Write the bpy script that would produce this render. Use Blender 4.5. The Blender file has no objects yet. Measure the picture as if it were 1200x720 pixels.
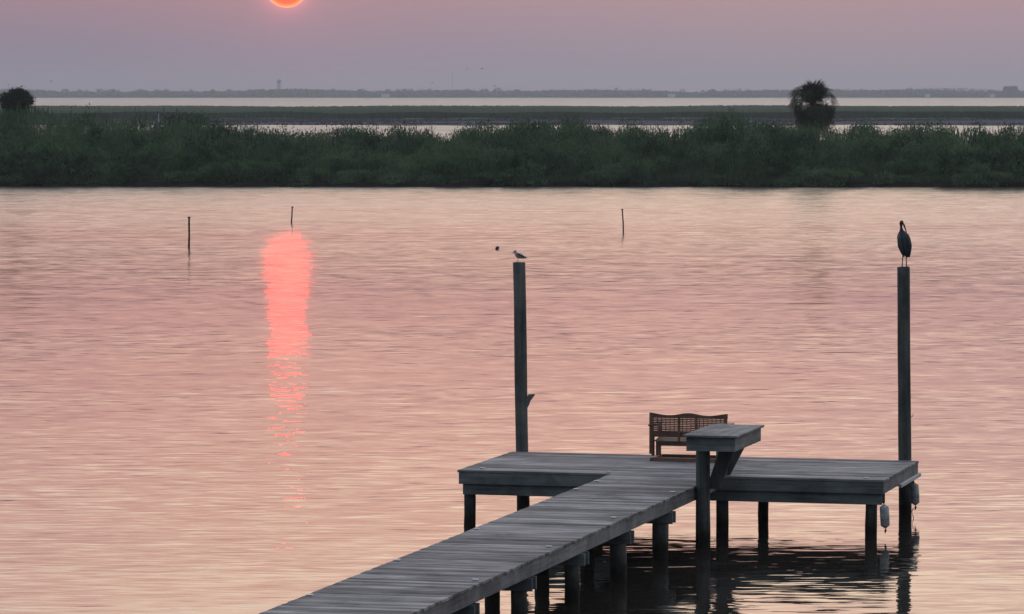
import bpy, math, random
import numpy as np
from mathutils import Vector, Matrix
R = math.radians
PI = math.pi
random.seed(7)
rng = np.random.default_rng(11)
scene = bpy.context.scene
col = scene.collection

# ------------------------------------------------------------------ camera
FPX = 4790.0                      # focal length in pixels of the 1200 px wide photograph
CAMZ = 6.35                       # metres above the water
PITCH = math.atan(250.0 / FPX)
cam_d = bpy.data.cameras.new('camera')
cam_d.sensor_width = 36.0
cam_d.lens = 36.0 * FPX / 1200.0
cam_d.clip_start = 0.5
cam_d.clip_end = 30000
cam = bpy.data.objects.new('camera', cam_d)
col.objects.link(cam)
cam.location = (0, 0, CAMZ)
cam.rotation_euler = (PI / 2 - PITCH, 0, 0)
scene.camera = cam
scene.view_settings.view_transform = 'Standard'
scene.view_settings.look = 'None'
scene.view_settings.exposure = 0.0
scene.view_settings.gamma = 1.0
scene.cycles.volume_bounces = 0
scene.cycles.max_bounces = 6
scene.cycles.diffuse_bounces = 3
scene.cycles.glossy_bounces = 3
scene.cycles.transparent_max_bounces = 6
scene.cycles.caustics_reflective = False
scene.cycles.caustics_refractive = False

SUN_EL = R(1.50)
SUN_AZ = R(-3.15)
sun_dir = Vector((math.sin(SUN_AZ) * math.cos(SUN_EL), math.cos(SUN_AZ) * math.cos(SUN_EL), math.sin(SUN_EL)))

# ------------------------------------------------------------------ node helpers
def new_mat(name):
    m = bpy.data.materials.new(name)
    m.use_nodes = True
    nt = m.node_tree
    nt.nodes.clear()
    return m, nt
def nd(nt, typ, **kw):
    n = nt.nodes.new(typ)
    for k, v in kw.items():
        setattr(n, k, v)
    return n
def lk(nt, a, b):
    nt.links.new(a, b)
def mth(nt, op, a, b=None, c=None, clamp=False):
    n = nd(nt, 'ShaderNodeMath', operation=op)
    n.use_clamp = clamp
    for i, v in enumerate((a, b, c)):
        if v is None:
            continue
        if isinstance(v, (int, float)):
            n.inputs[i].default_value = v
        else:
            lk(nt, v, n.inputs[i])
    return n.outputs[0]
def ramp(nt, fac, stops, interp='LINEAR'):
    r = nd(nt, 'ShaderNodeValToRGB')
    r.color_ramp.interpolation = interp
    e = r.color_ramp.elements
    while len(e) < len(stops):
        e.new(0.5)
    for i, (p, c) in enumerate(stops):
        e[i].position = p
        e[i].color = (c[0], c[1], c[2], 1)
    if fac is not None:
        lk(nt, fac, r.inputs[0])
    return r.outputs[0]
def mixc(nt, fac, a, b, mode='MIX'):
    n = nd(nt, 'ShaderNodeMix', data_type='RGBA', blend_type=mode)
    for i, v in ((0, fac), (6, a), (7, b)):
        if isinstance(v, (int, float)):
            n.inputs[i].default_value = v
        elif isinstance(v, tuple):
            n.inputs[i].default_value = (v[0], v[1], v[2], 1)
        else:
            lk(nt, v, n.inputs[i])
    return n.outputs[2]
def noise(nt, vec, scale, detail=3.0, rough=0.55, dist=0.0):
    n = nd(nt, 'ShaderNodeTexNoise')
    n.inputs['Scale'].default_value = scale
    n.inputs['Detail'].default_value = detail
    n.inputs['Roughness'].default_value = rough
    n.inputs['Distortion'].default_value = dist
    if vec is not None:
        lk(nt, vec, n.inputs['Vector'])
    return n.outputs['Fac']
def mapping(nt, vec, scale=(1, 1, 1), loc=(0, 0, 0), rot=(0, 0, 0)):
    n = nd(nt, 'ShaderNodeMapping')
    n.inputs['Scale'].default_value = scale
    n.inputs['Location'].default_value = loc
    n.inputs['Rotation'].default_value = rot
    lk(nt, vec, n.inputs['Vector'])
    return n.outputs[0]

# ------------------------------------------------------------------ world: hazy dusk sky
def elev(deg):                       # position of an elevation on the ramps (square root stretch)
    return math.sqrt(math.sin(R(deg)))
world = bpy.data.worlds.new('World')
scene.world = world
world.use_nodes = True
nt = world.node_tree
nt.nodes.clear()
tc = nd(nt, 'ShaderNodeTexCoord')
nrm = nd(nt, 'ShaderNodeVectorMath', operation='NORMALIZE')
lk(nt, tc.outputs['Generated'], nrm.inputs[0])
D = nrm.outputs[0]
sep = nd(nt, 'ShaderNodeSeparateXYZ'); lk(nt, D, sep.inputs[0])
# soft horizontal unevenness of the haze
cl = noise(nt, mapping(nt, D, (5, 5, 60)), 1.0, 3, 0.5)
zz = mth(nt, 'MAXIMUM', mth(nt, 'ADD', sep.outputs[2], mth(nt, 'MULTIPLY', mth(nt, 'SUBTRACT', cl, 0.5), 0.012)), 0.0)
t = mth(nt, 'SQRT', zz)
warm = ramp(nt, t, [
    (0.0,        (0.320, 0.270, 0.340)),
    (elev(0.7),  (0.345, 0.275, 0.340)),
    (elev(1.5),  (0.420, 0.275, 0.315)),
    (elev(2.6),  (0.540, 0.335, 0.365)),
    (elev(4.2),  (0.640, 0.425, 0.475)),
    (elev(6.2),  (0.880, 0.640, 0.635)),
    (elev(9.0),  (1.620, 1.340, 1.090)),
    (elev(16),   (1.600, 1.480, 1.440)),
    (elev(30),   (1.300, 1.310, 1.370)),
    (1.0,        (0.500, 0.570, 0.690)),
])
cool = ramp(nt, t, [
    (0.0,        (0.170, 0.205, 0.260)),
    (elev(10),   (0.200, 0.245, 0.305)),
    (elev(30),   (0.310, 0.380, 0.470)),
    (1.0,        (0.500, 0.570, 0.690)),
])
azf = nd(nt, 'ShaderNodeMapRange'); azf.interpolation_type = 'SMOOTHSTEP'
lk(nt, sep.outputs[1], azf.inputs[0])
azf.inputs[1].default_value = -0.35; azf.inputs[2].default_value = 0.92
lat = nd(nt, 'ShaderNodeMapRange'); lat.interpolation_type = 'SMOOTHSTEP'
lk(nt, sep.outputs[0], lat.inputs[0]); lat.inputs[1].default_value = -0.13; lat.inputs[2].default_value = 0.08
warm = mixc(nt, 1.0, warm, mixc(nt, lat.outputs[0], (0.80, 0.81, 0.88), (1.05, 1.03, 1.0)), 'MULTIPLY')
skyc = mixc(nt, azf.outputs[0], cool, warm)
# warmer patch of haze high at the right, cooler low left
dsun = nd(nt, 'ShaderNodeVectorMath', operation='DOT_PRODUCT')
lk(nt, D, dsun.inputs[0]); dsun.inputs[1].default_value = sun_dir
ang = mth(nt, 'ARCCOSINE', mth(nt, 'MINIMUM', dsun.outputs['Value'], 1.0))
def glow(width_deg, colr):
    f = mth(nt, 'POWER', 2.718, mth(nt, 'MULTIPLY', ang, -1.0 / R(width_deg)))
    return mixc(nt, 1.0, (0, 0, 0), mixc(nt, f, (0, 0, 0), colr), 'ADD')
g1 = glow(0.10, (7.5, 1.2, 1.3))
g2 = glow(1.1, (0.11, 0.010, 0.006))
skyc = mixc(nt, 1.0, skyc, g1, 'ADD')
skyc = mixc(nt, 1.0, skyc, g2, 'ADD')
SUNR = R(0.30)
disc = mth(nt, 'LESS_THAN', ang, SUNR)
limb = mth(nt, 'DIVIDE', ang, SUNR, clamp=True)
dcol = ramp(nt, limb, [(0.0, (1.0, 0.10, 0.035)), (0.8, (1.2, 0.16, 0.06)), (0.93, (1.5, 0.42, 0.10)), (1.0, (1.6, 0.62, 0.45))])
skyc = mixc(nt, disc, skyc, dcol)
bg = nd(nt, 'ShaderNodeBackground'); lk(nt, skyc, bg.inputs[0]); bg.inputs[1].default_value = 1.0
# a thin share of clear-air sky underneath the haze colours
ns = nd(nt, 'ShaderNodeTexSky', sky_type='NISHITA')
ns.sun_disc = False
ns.sun_elevation = SUN_EL
ns.sun_rotation = SUN_AZ
ns.dust_density = 6.0
bg2 = nd(nt, 'ShaderNodeBackground'); lk(nt, ns.outputs[0], bg2.inputs[0]); bg2.inputs[1].default_value = 0.05
addw = nd(nt, 'ShaderNodeAddShader'); lk(nt, bg.outputs[0], addw.inputs[0]); lk(nt, bg2.outputs[0], addw.inputs[1])
wo = nd(nt, 'ShaderNodeOutputWorld'); lk(nt, addw.outputs[0], wo.inputs[0])
world.cycles.sampling_method = 'MANUAL'
world.cycles.sample_map_resolution = 2048

# ------------------------------------------------------------------ sun (dim red ball in the haze)
sl = bpy.data.lights.new('sun', 'SUN')
sl.energy = 0.0065
sl.angle = R(0.53)
sl.color = (1.0, 0.008, 0.004)
so = bpy.data.objects.new('sun', sl)
col.objects.link(so)
so.rotation_euler = (-sun_dir).to_track_quat('-Z', 'Y').to_euler()
so.location = (-20, 200, 60)

# ------------------------------------------------------------------ projection helpers
cp, sp = math.cos(PITCH), math.sin(PITCH)
def ray(px, py):
    a, b = px - 600.0, 360.0 - py
    return Vector((a, FPX * cp + b * sp, -FPX * sp + b * cp))
def at_z(px, py, z):
    d = ray(px, py)
    t_ = (z - CAMZ) / d.z
    return Vector((0, 0, CAMZ)) + d * t_
def at_y(px, py, y):
    d = ray(px, py)
    t_ = y / d.y
    return Vector((0, 0, CAMZ)) + d * t_
def proj(p):
    x, y, z = p[0], p[1], p[2] - CAMZ
    f = y * cp - z * sp
    u = y * sp + z * cp
    return 600 + FPX * x / f, 360 - FPX * u / f

# ------------------------------------------------------------------ object helpers
def tag(o, label=None, cat=None, group=None, kind=None):
    if label: o['label'] = label
    if cat: o['category'] = cat
    if group: o['group'] = group
    if kind: o['kind'] = kind
    return o
def thing(name, loc, rz=0.0, label=None, cat=None, group=None):
    o = bpy.data.objects.new(name, None)
    o.empty_display_size = 0.3
    col.objects.link(o)
    o.location = loc
    o.rotation_euler = (0, 0, rz)
    return tag(o, label, cat, group)

class MB:
    def __init__(s):
        s.v = []; s.f = []
    def add(s, vs, fs):
        k = len(s.v)
        s.v += [tuple(p) for p in vs]
        s.f += [tuple(i + k for i in f) for f in fs]
        return s
    def hexa(s, b, t_):          # bottom ring of 4, top ring of 4 (counter-clockwise from above)
        return s.add(list(b) + list(t_), [(3, 2, 1, 0), (4, 5, 6, 7), (0, 1, 5, 4), (1, 2, 6, 5), (2, 3, 7, 6), (3, 0, 4, 7)])
    def box(s, x0, x1, y0, y1, z0, z1, bev=0.0):
        if bev <= 0:
            return s.hexa([(x0, y0, z0), (x1, y0, z0), (x1, y1, z0), (x0, y1, z0)],
                          [(x0, y0, z1), (x1, y0, z1), (x1, y1, z1), (x0, y1, z1)])
        b = bev
        def ringp(z, i):
            return [(x0 + i, y0 + b, z), (x0 + b, y0 + i, z), (x1 - b, y0 + i, z), (x1 - i, y0 + b, z),
                    (x1 - i, y1 - b, z), (x1 - b, y1 - i, z), (x0 + b, y1 - i, z), (x0 + i, y1 - b, z)]
        def ring2(z):
            return [(x0 + b, y0 + b, z), (x0 + b, y0 + b, z), (x1 - b, y0 + b, z), (x1 - b, y0 + b, z),
                    (x1 - b, y1 - b, z), (x1 - b, y1 - b, z), (x0 + b, y1 - b, z), (x0 + b, y1 - b, z)]
        rs = [ring2(z0), ringp(z0 + b, 0), ringp(z1 - b, 0), ring2(z1)]
        vs = [p for r_ in rs for p in r_]
        fs = []
        for r_ in range(3):
            for i in range(8):
                j = (i + 1) % 8
                fs.append((r_ * 8 + i, r_ * 8 + j, (r_ + 1) * 8 + j, (r_ + 1) * 8 + i))
        fs.append(tuple(reversed(range(8)))); fs.append(tuple(range(24, 32)))
        return s.add(vs, fs)
    def bar(s, a, b, w, h, up=(0, 0, 1)):
        a, b = Vector(a), Vector(b)
        d = (b - a).normalized()
        u = Vector(up)
        r_ = d.cross(u)
        if r_.length < 1e-4:
            r_ = d.cross(Vector((1, 0, 0)))
        r_.normalize(); u = r_.cross(d).normalized()
        q = [(-w / 2, -h / 2), (w / 2, -h / 2), (w / 2, h / 2), (-w / 2, h / 2)]
        A = [a + r_ * x + u * y for x, y in q]
        B = [b + r_ * x + u * y for x, y in q]
        return s.add(A + B, [(0, 1, 2, 3), (7, 6, 5, 4), (0, 4, 5, 1), (1, 5, 6, 2), (2, 6, 7, 3), (3, 7, 4, 0)])
    def loft(s, pts, rad, n=12, cap=True, ref=(0, 0, 1), jit=0.0, rnd=None):
        P = [Vector(p) for p in pts]
        rings = []
        for i, p in enumerate(P):
            d = (P[min(i + 1, len(P) - 1)] - P[max(i - 1, 0)]).normalized()
            u = Vector(ref)
            r_ = d.cross(u)
            if r_.length < 1e-3:
                r_ = d.cross(Vector((0, 1, 0)))
            r_.normalize(); u = r_.cross(d).normalized()
            q = rad[i]
            rx, ry = (q, q) if isinstance(q, (int, float)) else q
            ring = []
            for k in range(n):
                a = 2 * PI * k / n
                j = 1 + (rnd.uniform(-jit, jit) if rnd else 0)
                ring.append(p + r_ * math.cos(a) * rx * j + u * math.sin(a) * ry * j)
            rings.append(ring)
        vs = [p for r_ in rings for p in r_]
        fs = []
        for i in range(len(P) - 1):
            for k in range(n):
                j = (k + 1) % n
                fs.append((i * n + k, i * n + j, (i + 1) * n + j, (i + 1) * n + k))
        if cap:
            fs.append(tuple(reversed(range(n))))
            fs.append(tuple(range((len(P) - 1) * n, len(P) * n)))
        return s.add(vs, fs)
    def mesh(s, name, smooth=False):
        m = bpy.data.meshes.new(name)
        m.from_pydata(s.v, [], s.f)
        if smooth:
            m.polygons.foreach_set('use_smooth', [True] * len(m.polygons))
        m.update()
        return m
    def build(s, name, mat, parent=None, smooth=False, loc=None):
        m = s.mesh(name, smooth)
        m.materials.append(mat)
        return link(name, m, parent, loc)
def link(name, m, parent=None, loc=None):
    o = bpy.data.objects.new(name, m)
    col.objects.link(o)
    if parent is not None:
        o.parent = parent
    if loc is not None:
        o.location = loc
    return o
def tri_mesh(name, V, F, mat):
    """V (n,3) float array, F (m,3) int array"""
    m = bpy.data.meshes.new(name)
    m.vertices.add(len(V)); m.vertices.foreach_set('co', np.asarray(V, np.float32).ravel())
    m.loops.add(len(F) * 3); m.loops.foreach_set('vertex_index', np.asarray(F, np.int32).ravel())
    m.polygons.add(len(F))
    m.polygons.foreach_set('loop_start', np.arange(0, len(F) * 3, 3, dtype=np.int32))
    m.polygons.foreach_set('loop_total', np.full(len(F), 3, dtype=np.int32))
    m.update(calc_edges=True)
    m.validate()
    m.materials.append(mat)
    return m

# ------------------------------------------------------------------ materials
def wood_mat(name, dark, light, grain_axis='x', rough=0.85, rand=0.5, scale=1.0, bump=0.25, tint=None, wet=False, spec=0.15):
    m, nt = new_mat(name)
    tc = nd(nt, 'ShaderNodeTexCoord')
    oi = nd(nt, 'ShaderNodeObjectInfo')
    off = nd(nt, 'ShaderNodeCombineXYZ')
    lk(nt, mth(nt, 'MULTIPLY', oi.outputs['Random'], 37.0), off.inputs[0])
    lk(nt, mth(nt, 'MULTIPLY', oi.outputs['Random'], 91.0), off.inputs[1])
    lk(nt, mth(nt, 'MULTIPLY', oi.outputs['Random'], 53.0), off.inputs[2])
    va = nd(nt, 'ShaderNodeVectorMath', operation='ADD')
    lk(nt, tc.outputs['Object'], va.inputs[0]); lk(nt, off.outputs[0], va.inputs[1])
    sc = {'x': (1.2, 26, 26), 'y': (26, 1.2, 26), 'z': (26, 26, 1.2)}[grain_axis]
    g = noise(nt, mapping(nt, va.outputs[0], tuple(q * scale for q in sc)), 1.0, 5, 0.6, 0.3)
    b = noise(nt, mapping(nt, va.outputs[0], tuple((1.0 if q < 5 else 3.0) for q in sc)), 1.1, 3, 0.6)
    f = mth(nt, 'ADD', mth(nt, 'MULTIPLY', g, 0.55), mth(nt, 'MULTIPLY', b, 0.55))
    c = ramp(nt, f, [(0.38, dark), (0.52, tuple(0.45 * a_ + 0.55 * b_ for a_, b_ in zip(light, dark))), (0.70, light)])
    r_ = nd(nt, 'ShaderNodeMapRange')
    lk(nt, oi.outputs['Random'], r_.inputs[0])
    r_.inputs[3].default_value = 1 - rand; r_.inputs[4].default_value = 1 + rand * 0.6
    hs = nd(nt, 'ShaderNodeHueSaturation'); lk(nt, c, hs.inputs['Color']); lk(nt, r_.outputs[0], hs.inputs['Value'])
    c = hs.outputs[0]
    gm = nd(nt, 'ShaderNodeNewGeometry')    # weather stains running over neighbouring boards
    st = ramp(nt, noise(nt, gm.outputs['Position'], 1.1, 5, 0.65, 0.5), [(0.36, (0.66, 0.66, 0.67)), (0.50, (1.0, 0.99, 0.97)), (0.66, (1.28, 1.25, 1.20))])
    c = mixc(nt, 1.0, c, st, 'MULTIPLY')
    if wet:     # weed and tide stain at the foot of the piles (object origin at the water line)
        sx = nd(nt, 'ShaderNodeSeparateXYZ'); lk(nt, tc.outputs['Object'], sx.inputs[0])
        h = mth(nt, 'ADD', sx.outputs[2], mth(nt, 'MULTIPLY', noise(nt, tc.outputs['Object'], 9.0, 3), 0.35))
        w = nd(nt, 'ShaderNodeMapRange'); lk(nt, h, w.inputs[0])
        w.inputs[1].default_value = 0.28; w.inputs[2].default_value = 0.62
        c = mixc(nt, w.outputs[0], (0.018, 0.014, 0.011), c)
    p = nd(nt, 'ShaderNodeBsdfPrincipled')
    lk(nt, c, p.inputs['Base Color'])
    p.inputs['Roughness'].default_value = rough
    p.inputs['Specular IOR Level'].default_value = spec
    bp = nd(nt, 'ShaderNodeBump'); bp.inputs['Strength'].default_value = bump; bp.inputs['Distance'].default_value = 0.01
    lk(nt, g, bp.inputs['Height']); lk(nt, bp.outputs[0], p.inputs['Normal'])
    o = nd(nt, 'ShaderNodeOutputMaterial'); lk(nt, p.outputs[0], o.inputs[0])
    return m
def plain_mat(name, c, rough=0.6, var=0.25, scale=8.0, spec=0.4, metal=0.0, bump=0.0):
    m, nt = new_mat(name)
    tc = nd(nt, 'ShaderNodeTexCoord')
    n_ = noise(nt, tc.outputs['Object'], scale, 4, 0.6)
    cc = ramp(nt, n_, [(0.3, tuple(q * (1 - var) for q in c)), (0.7, tuple(min(1, q * (1 + var)) for q in c))])
    p = nd(nt, 'ShaderNodeBsdfPrincipled')
    lk(nt, cc, p.inputs['Base Color'])
    p.inputs['Roughness'].default_value = rough
    p.inputs['Metallic'].default_value = metal
    p.inputs['Specular IOR Level'].default_value = spec
    if bump:
        bp = nd(nt, 'ShaderNodeBump'); bp.inputs['Strength'].default_value = bump; bp.inputs['Distance'].default_value = 0.02
        lk(nt, n_, bp.inputs['Height']); lk(nt, bp.outputs[0], p.inputs['Normal'])
    o = nd(nt, 'ShaderNodeOutputMaterial'); lk(nt, p.outputs[0], o.inputs[0])
    return m
def leaf_mat(name, stops, s1=0.35, s2=2.5, rough=0.8):
    m, nt = new_mat(name)
    tc = nd(nt, 'ShaderNodeTexCoord')
    a = noise(nt, tc.outputs['Object'], s1, 3, 0.6)
    b = noise(nt, tc.outputs['Object'], s2, 2, 0.6)
    f = mth(nt, 'ADD', mth(nt, 'MULTIPLY', a, 0.65), mth(nt, 'MULTIPLY', b, 0.35))
    c = ramp(nt, f, stops)
    d = nd(nt, 'ShaderNodeBsdfDiffuse'); lk(nt, c, d.inputs[0])
    tr = nd(nt, 'ShaderNodeBsdfTranslucent'); lk(nt, c, tr.inputs[0])
    mx = nd(nt, 'ShaderNodeMixShader'); mx.inputs[0].default_value = 0.12
    lk(nt, d.outputs[0], mx.inputs[1]); lk(nt, tr.outputs[0], mx.inputs[2])
    o = nd(nt, 'ShaderNodeOutputMaterial'); lk(nt, mx.outputs[0], o.inputs[0])
    return m

M = {}
M['deck'] = wood_mat('weathered_deck_wood', (0.105, 0.103, 0.110), (0.34, 0.325, 0.33), 'x', rand=0.5)
M['rim'] = wood_mat('weathered_rim_wood', (0.085, 0.093, 0.094), (0.21, 0.222, 0.222), 'x', rand=0.15)
M['rimy'] = wood_mat('weathered_side_wood', (0.12, 0.12, 0.125), (0.25, 0.25, 0.26), 'y', rand=0.15)
M['pile'] = wood_mat('tarred_pile_wood', (0.042, 0.044, 0.042), (0.125, 0.128, 0.120), 'z', rand=0.2, wet=True, scale=0.6, bump=0.5)
M['post'] = wood_mat('post_wood', (0.044, 0.047, 0.045), (0.135, 0.140, 0.132), 'z', rand=0.1, wet=True, scale=0.6, bump=0.5)
M['brace'] = wood_mat('brace_wood', (0.038, 0.041, 0.041), (0.10, 0.107, 0.105), 'z', rand=0.3)
M['bench'] = wood_mat('brown_stained_wood', (0.070, 0.032, 0.020), (0.22, 0.11, 0.068), 'x', rough=0.55, rand=0.2, spec=0.4)
M['stake'] = wood_mat('dead_stake_wood', (0.05, 0.04, 0.035), (0.12, 0.10, 0.09), 'z', rand=0.2)
M['white'] = plain_mat('dirty_white_plastic', (0.34, 0.34, 0.33), 0.7, 0.6, 11.0)
M['marker'] = plain_mat('white_marker_plastic', (0.60, 0.60, 0.58), 0.6, 0.2)
M['rope'] = plain_mat('dark_rope', (0.06, 0.055, 0.05), 0.9, 0.2, 40)
M['metal'] = plain_mat('dull_galvanised_metal', (0.16, 0.155, 0.15), 0.5, 0.3, 20, metal=0.6)
M['strip'] = plain_mat('pale_rub_strip', (0.42, 0.43, 0.44), 0.7, 0.2, 5)
M['heron'] = plain_mat('slate_plumage', (0.055, 0.062, 0.072), 0.8, 0.35, 25, spec=0.2, bump=0.4)
M['heronhead'] = plain_mat('brown_head_feathers', (0.09, 0.045, 0.035), 0.8, 0.3, 30, spec=0.2)
M['bill'] = plain_mat('dark_bill_horn', (0.06, 0.045, 0.035), 0.5, 0.2, 30)
M['tern'] = plain_mat('grey_plumage', (0.36, 0.33, 0.32), 0.8, 0.5, 28, spec=0.2)
M['ternwing'] = plain_mat('dark_wing_feathers', (0.05, 0.035, 0.035), 0.8, 0.3, 28, spec=0.2)
M['leaf'] = leaf_mat('marsh_foliage', [(0.38, (0.022, 0.032, 0.022)), (0.46, (0.050, 0.085, 0.046)), (0.54, (0.085, 0.150, 0.072)), (0.64, (0.135, 0.170, 0.09))], 0.22, 0.9)
M['reed'] = leaf_mat('marsh_reed', [(0.30, (0.035, 0.045, 0.032)), (0.48, (0.060, 0.085, 0.050)), (0.60, (0.080, 0.11, 0.062)), (0.74, (0.130, 0.130, 0.085))])
M['farleaf'] = leaf_mat('distant_marsh_grass', [(0.30, (0.070, 0.100, 0.055)), (0.70, (0.12, 0.165, 0.085))], 0.012, 0.15)
M['darkleaf'] = leaf_mat('distant_dark_scrub', [(0.30, (0.022, 0.036, 0.022)), (0.70, (0.050, 0.075, 0.040))], 0.02, 0.3)
M['palm'] = leaf_mat('palm_frond_green', [(0.30, (0.022, 0.030, 0.020)), (0.70, (0.055, 0.066, 0.036))], 1.2, 6)
M['deadpalm'] = leaf_mat('dead_frond_brown', [(0.30, (0.040, 0.028, 0.022)), (0.70, (0.085, 0.060, 0.045))], 1.5, 6)
M['bark'] = plain_mat('palm_bark', (0.05, 0.04, 0.032), 0.95, 0.4, 6, bump=0.5)
M['mud'] = plain_mat('dark_marsh_mud', (0.018, 0.016, 0.014), 1.0, 0.5, 0.6, spec=0.0, bump=0.5)
M['flat'] = plain_mat('grey_mud_flat', (0.085, 0.085, 0.095), 1.0, 0.3, 0.03, spec=0.0)
M['marshground'] = plain_mat('green_marsh_ground', (0.10, 0.145, 0.08), 1.0, 0.3, 0.02, spec=0.0)
M['fartree'] = leaf_mat('far_tree_foliage', [(0.3, (0.05, 0.06, 0.05)), (0.7, (0.09, 0.10, 0.08))], 0.01, 0.06)
M['house'] = plain_mat('pale_painted_siding', (0.72, 0.71, 0.70), 0.7, 0.08, 0.5)
M['roof'] = plain_mat('grey_shingle_roof', (0.28, 0.28, 0.30), 0.8, 0.2, 0.5)
M['tank'] = plain_mat('painted_tank_steel', (0.34, 0.33, 0.35), 0.6, 0.15, 0.3)
M['birdfar'] = plain_mat('dark_bird_plumage', (0.04, 0.04, 0.045), 0.9, 0.2, 5)

# ------------------------------------------------------------------ water
def water_material():
    m, nt = new_mat('bay_water')
    g = nd(nt, 'ShaderNodeNewGeometry')
    P = g.outputs['Position']
    sx = nd(nt, 'ShaderNodeSeparateXYZ'); lk(nt, P, sx.inputs[0])
    # wind lanes: long soft patches of rougher and smoother water
    lane = noise(nt, mapping(nt, P, (0.012, 0.045, 1)), 1.0, 3, 0.55, 0.4)
    lanef = nd(nt, 'ShaderNodeMapRange'); lk(nt, lane, lanef.inputs[0])
    lanef.inputs[1].default_value = 0.35; lanef.inputs[2].default_value = 0.68
    lanef.inputs[3].default_value = 0.6; lanef.inputs[4].default_value = 1.35
    # open water gets choppier away from the lee of the dock
    far = nd(nt, 'ShaderNodeMapRange'); far.interpolation_type = 'SMOOTHSTEP'
    lk(nt, sx.outputs[1], far.inputs[0])
    far.inputs[1].default_value = 55; far.inputs[2].default_value = 240
    # wave slopes towards and across the view; crests lie across it (the breeze blows along the channel)
    def slope(sc, rot, amp, det=2, dist=0.4, grow=0.0, lanes=True, crest=0.0):
        n_ = noise(nt, mapping(nt, P, sc, rot=(0, 0, R(rot))), 1.0, det, 0.55, dist)
        v = mth(nt, 'MULTIPLY', mth(nt, 'SUBTRACT', n_, 0.5), amp)
        if crest:                      # long flat troughs, short steep crests
            v = mth(nt, 'MULTIPLY', v, mth(nt, 'MULTIPLY', mth(nt, 'ABSOLUTE', v), crest / amp))
        if grow:
            v = mth(nt, 'MULTIPLY', v, mth(nt, 'ADD', mth(nt, 'MULTIPLY', far.outputs[0], grow), 1.0))
        return mth(nt, 'MULTIPLY', v, lanef.outputs[0]) if lanes else v
    sy = slope((0.16, 0.95, 1), 4, 0.034, 1, 0.6, 0.5, False)
    sy = mth(nt, 'ADD', sy, slope((0.9, 4.6, 1), -5, 0.125, 2, 0.5, 0.6, crest=6.5))
    sy = mth(nt, 'ADD', sy, slope((1.5, 10.0, 1), 5, 0.150, 2, 0.3, 1.1, crest=6.5))
    sy = mth(nt, 'ADD', sy, mth(nt, 'MULTIPLY', far.outputs[0], slope((0.45, 0.55, 1), 12, 0.085, 2, 0.5, 0, False)))
    sxx = mth(nt, 'ADD', slope((1.3, 2.0, 1), 20, 0.06, 2), slope((3.5, 7.0, 1), -15, 0.06, 2, grow=1.0))
    # at this low angle the backs of the ripples are hidden: slopes leaning away count for less
    sy = mth(nt, 'ADD', mth(nt, 'MINIMUM', sy, 0.0), mth(nt, 'MULTIPLY', mth(nt, 'MAXIMUM', sy, 0.0), 0.62))
    lag = nd(nt, 'ShaderNodeMapRange'); lk(nt, sx.outputs[1], lag.inputs[0])
    lag.inputs[1].default_value = 320; lag.inputs[2].default_value = 700; lag.inputs[3].default_value = 0.0; lag.inputs[4].default_value = 0.055
    opn = nd(nt, 'ShaderNodeMapRange'); opn.interpolation_type = 'SMOOTHSTEP'; lk(nt, sx.outputs[1], opn.inputs[0])
    opn.inputs[1].default_value = 120; opn.inputs[2].default_value = 285; opn.inputs[3].default_value = 0.0; opn.inputs[4].default_value = 0.026
    sy = mth(nt, 'SUBTRACT', mth(nt, 'SUBTRACT', sy, opn.outputs[0]), lag.outputs[0])
    sxx = mth(nt, 'ADD', sxx, mth(nt, 'MULTIPLY', far.outputs[0], slope((0.9, 0.7, 1), 30, 0.30, 3)))
    cmb = nd(nt, 'ShaderNodeCombineXYZ')
    lk(nt, sxx, cmb.inputs[0]); lk(nt, sy, cmb.inputs[1]); cmb.inputs[2].default_value = 1.0
    nrmz = nd(nt, 'ShaderNodeVectorMath', operation='NORMALIZE'); lk(nt, cmb.outputs[0], nrmz.inputs[0])
    # open water towards the far bank carries a finer ripple than the lee round the dock
    rr = nd(nt, 'ShaderNodeMapRange'); rr.interpolation_type = 'SMOOTHSTEP'
    lk(nt, sx.outputs[1], rr.inputs[0])
    rr.inputs[1].default_value = 50; rr.inputs[2].default_value = 260
    rr.inputs[3].default_value = 0.03; rr.inputs[4].default_value = 0.19
    r2_ = nd(nt, 'ShaderNodeMapRange'); lk(nt, sx.outputs[1], r2_.inputs[0])      # open lagoons behind the bank: choppier still
    r2_.inputs[1].default_value = 320; r2_.inputs[2].default_value = 700; r2_.inputs[3].default_value = 0.0; r2_.inputs[4].default_value = 0.14
    rough = mth(nt, 'ADD', r2_.outputs[0], mth(nt, 'MULTIPLY', rr.outputs[0], mth(nt, 'ADD', mth(nt, 'MULTIPLY', lanef.outputs[0], 0.35), 0.65)))
    p = nd(nt, 'ShaderNodeBsdfPrincipled')
    p.inputs['Base Color'].default_value = (0.022, 0.019, 0.016, 1)
    p.inputs['IOR'].default_value = 1.33
    lk(nt, rough, p.inputs['Roughness'])
    lk(nt, nrmz.outputs[0], p.inputs['Normal'])
    o = nd(nt, 'ShaderNodeOutputMaterial'); lk(nt, p.outputs[0], o.inputs[0])
    return m
M['water'] = water_material()
wb = MB()
wb.add([(-3300, -90, 0), (3300, -90, 0), (3300, 8300, 0), (-3300, 8300, 0)], [(0, 1, 2, 3)])
w = wb.build('water', M['water'])
tag(w, kind='structure')

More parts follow.
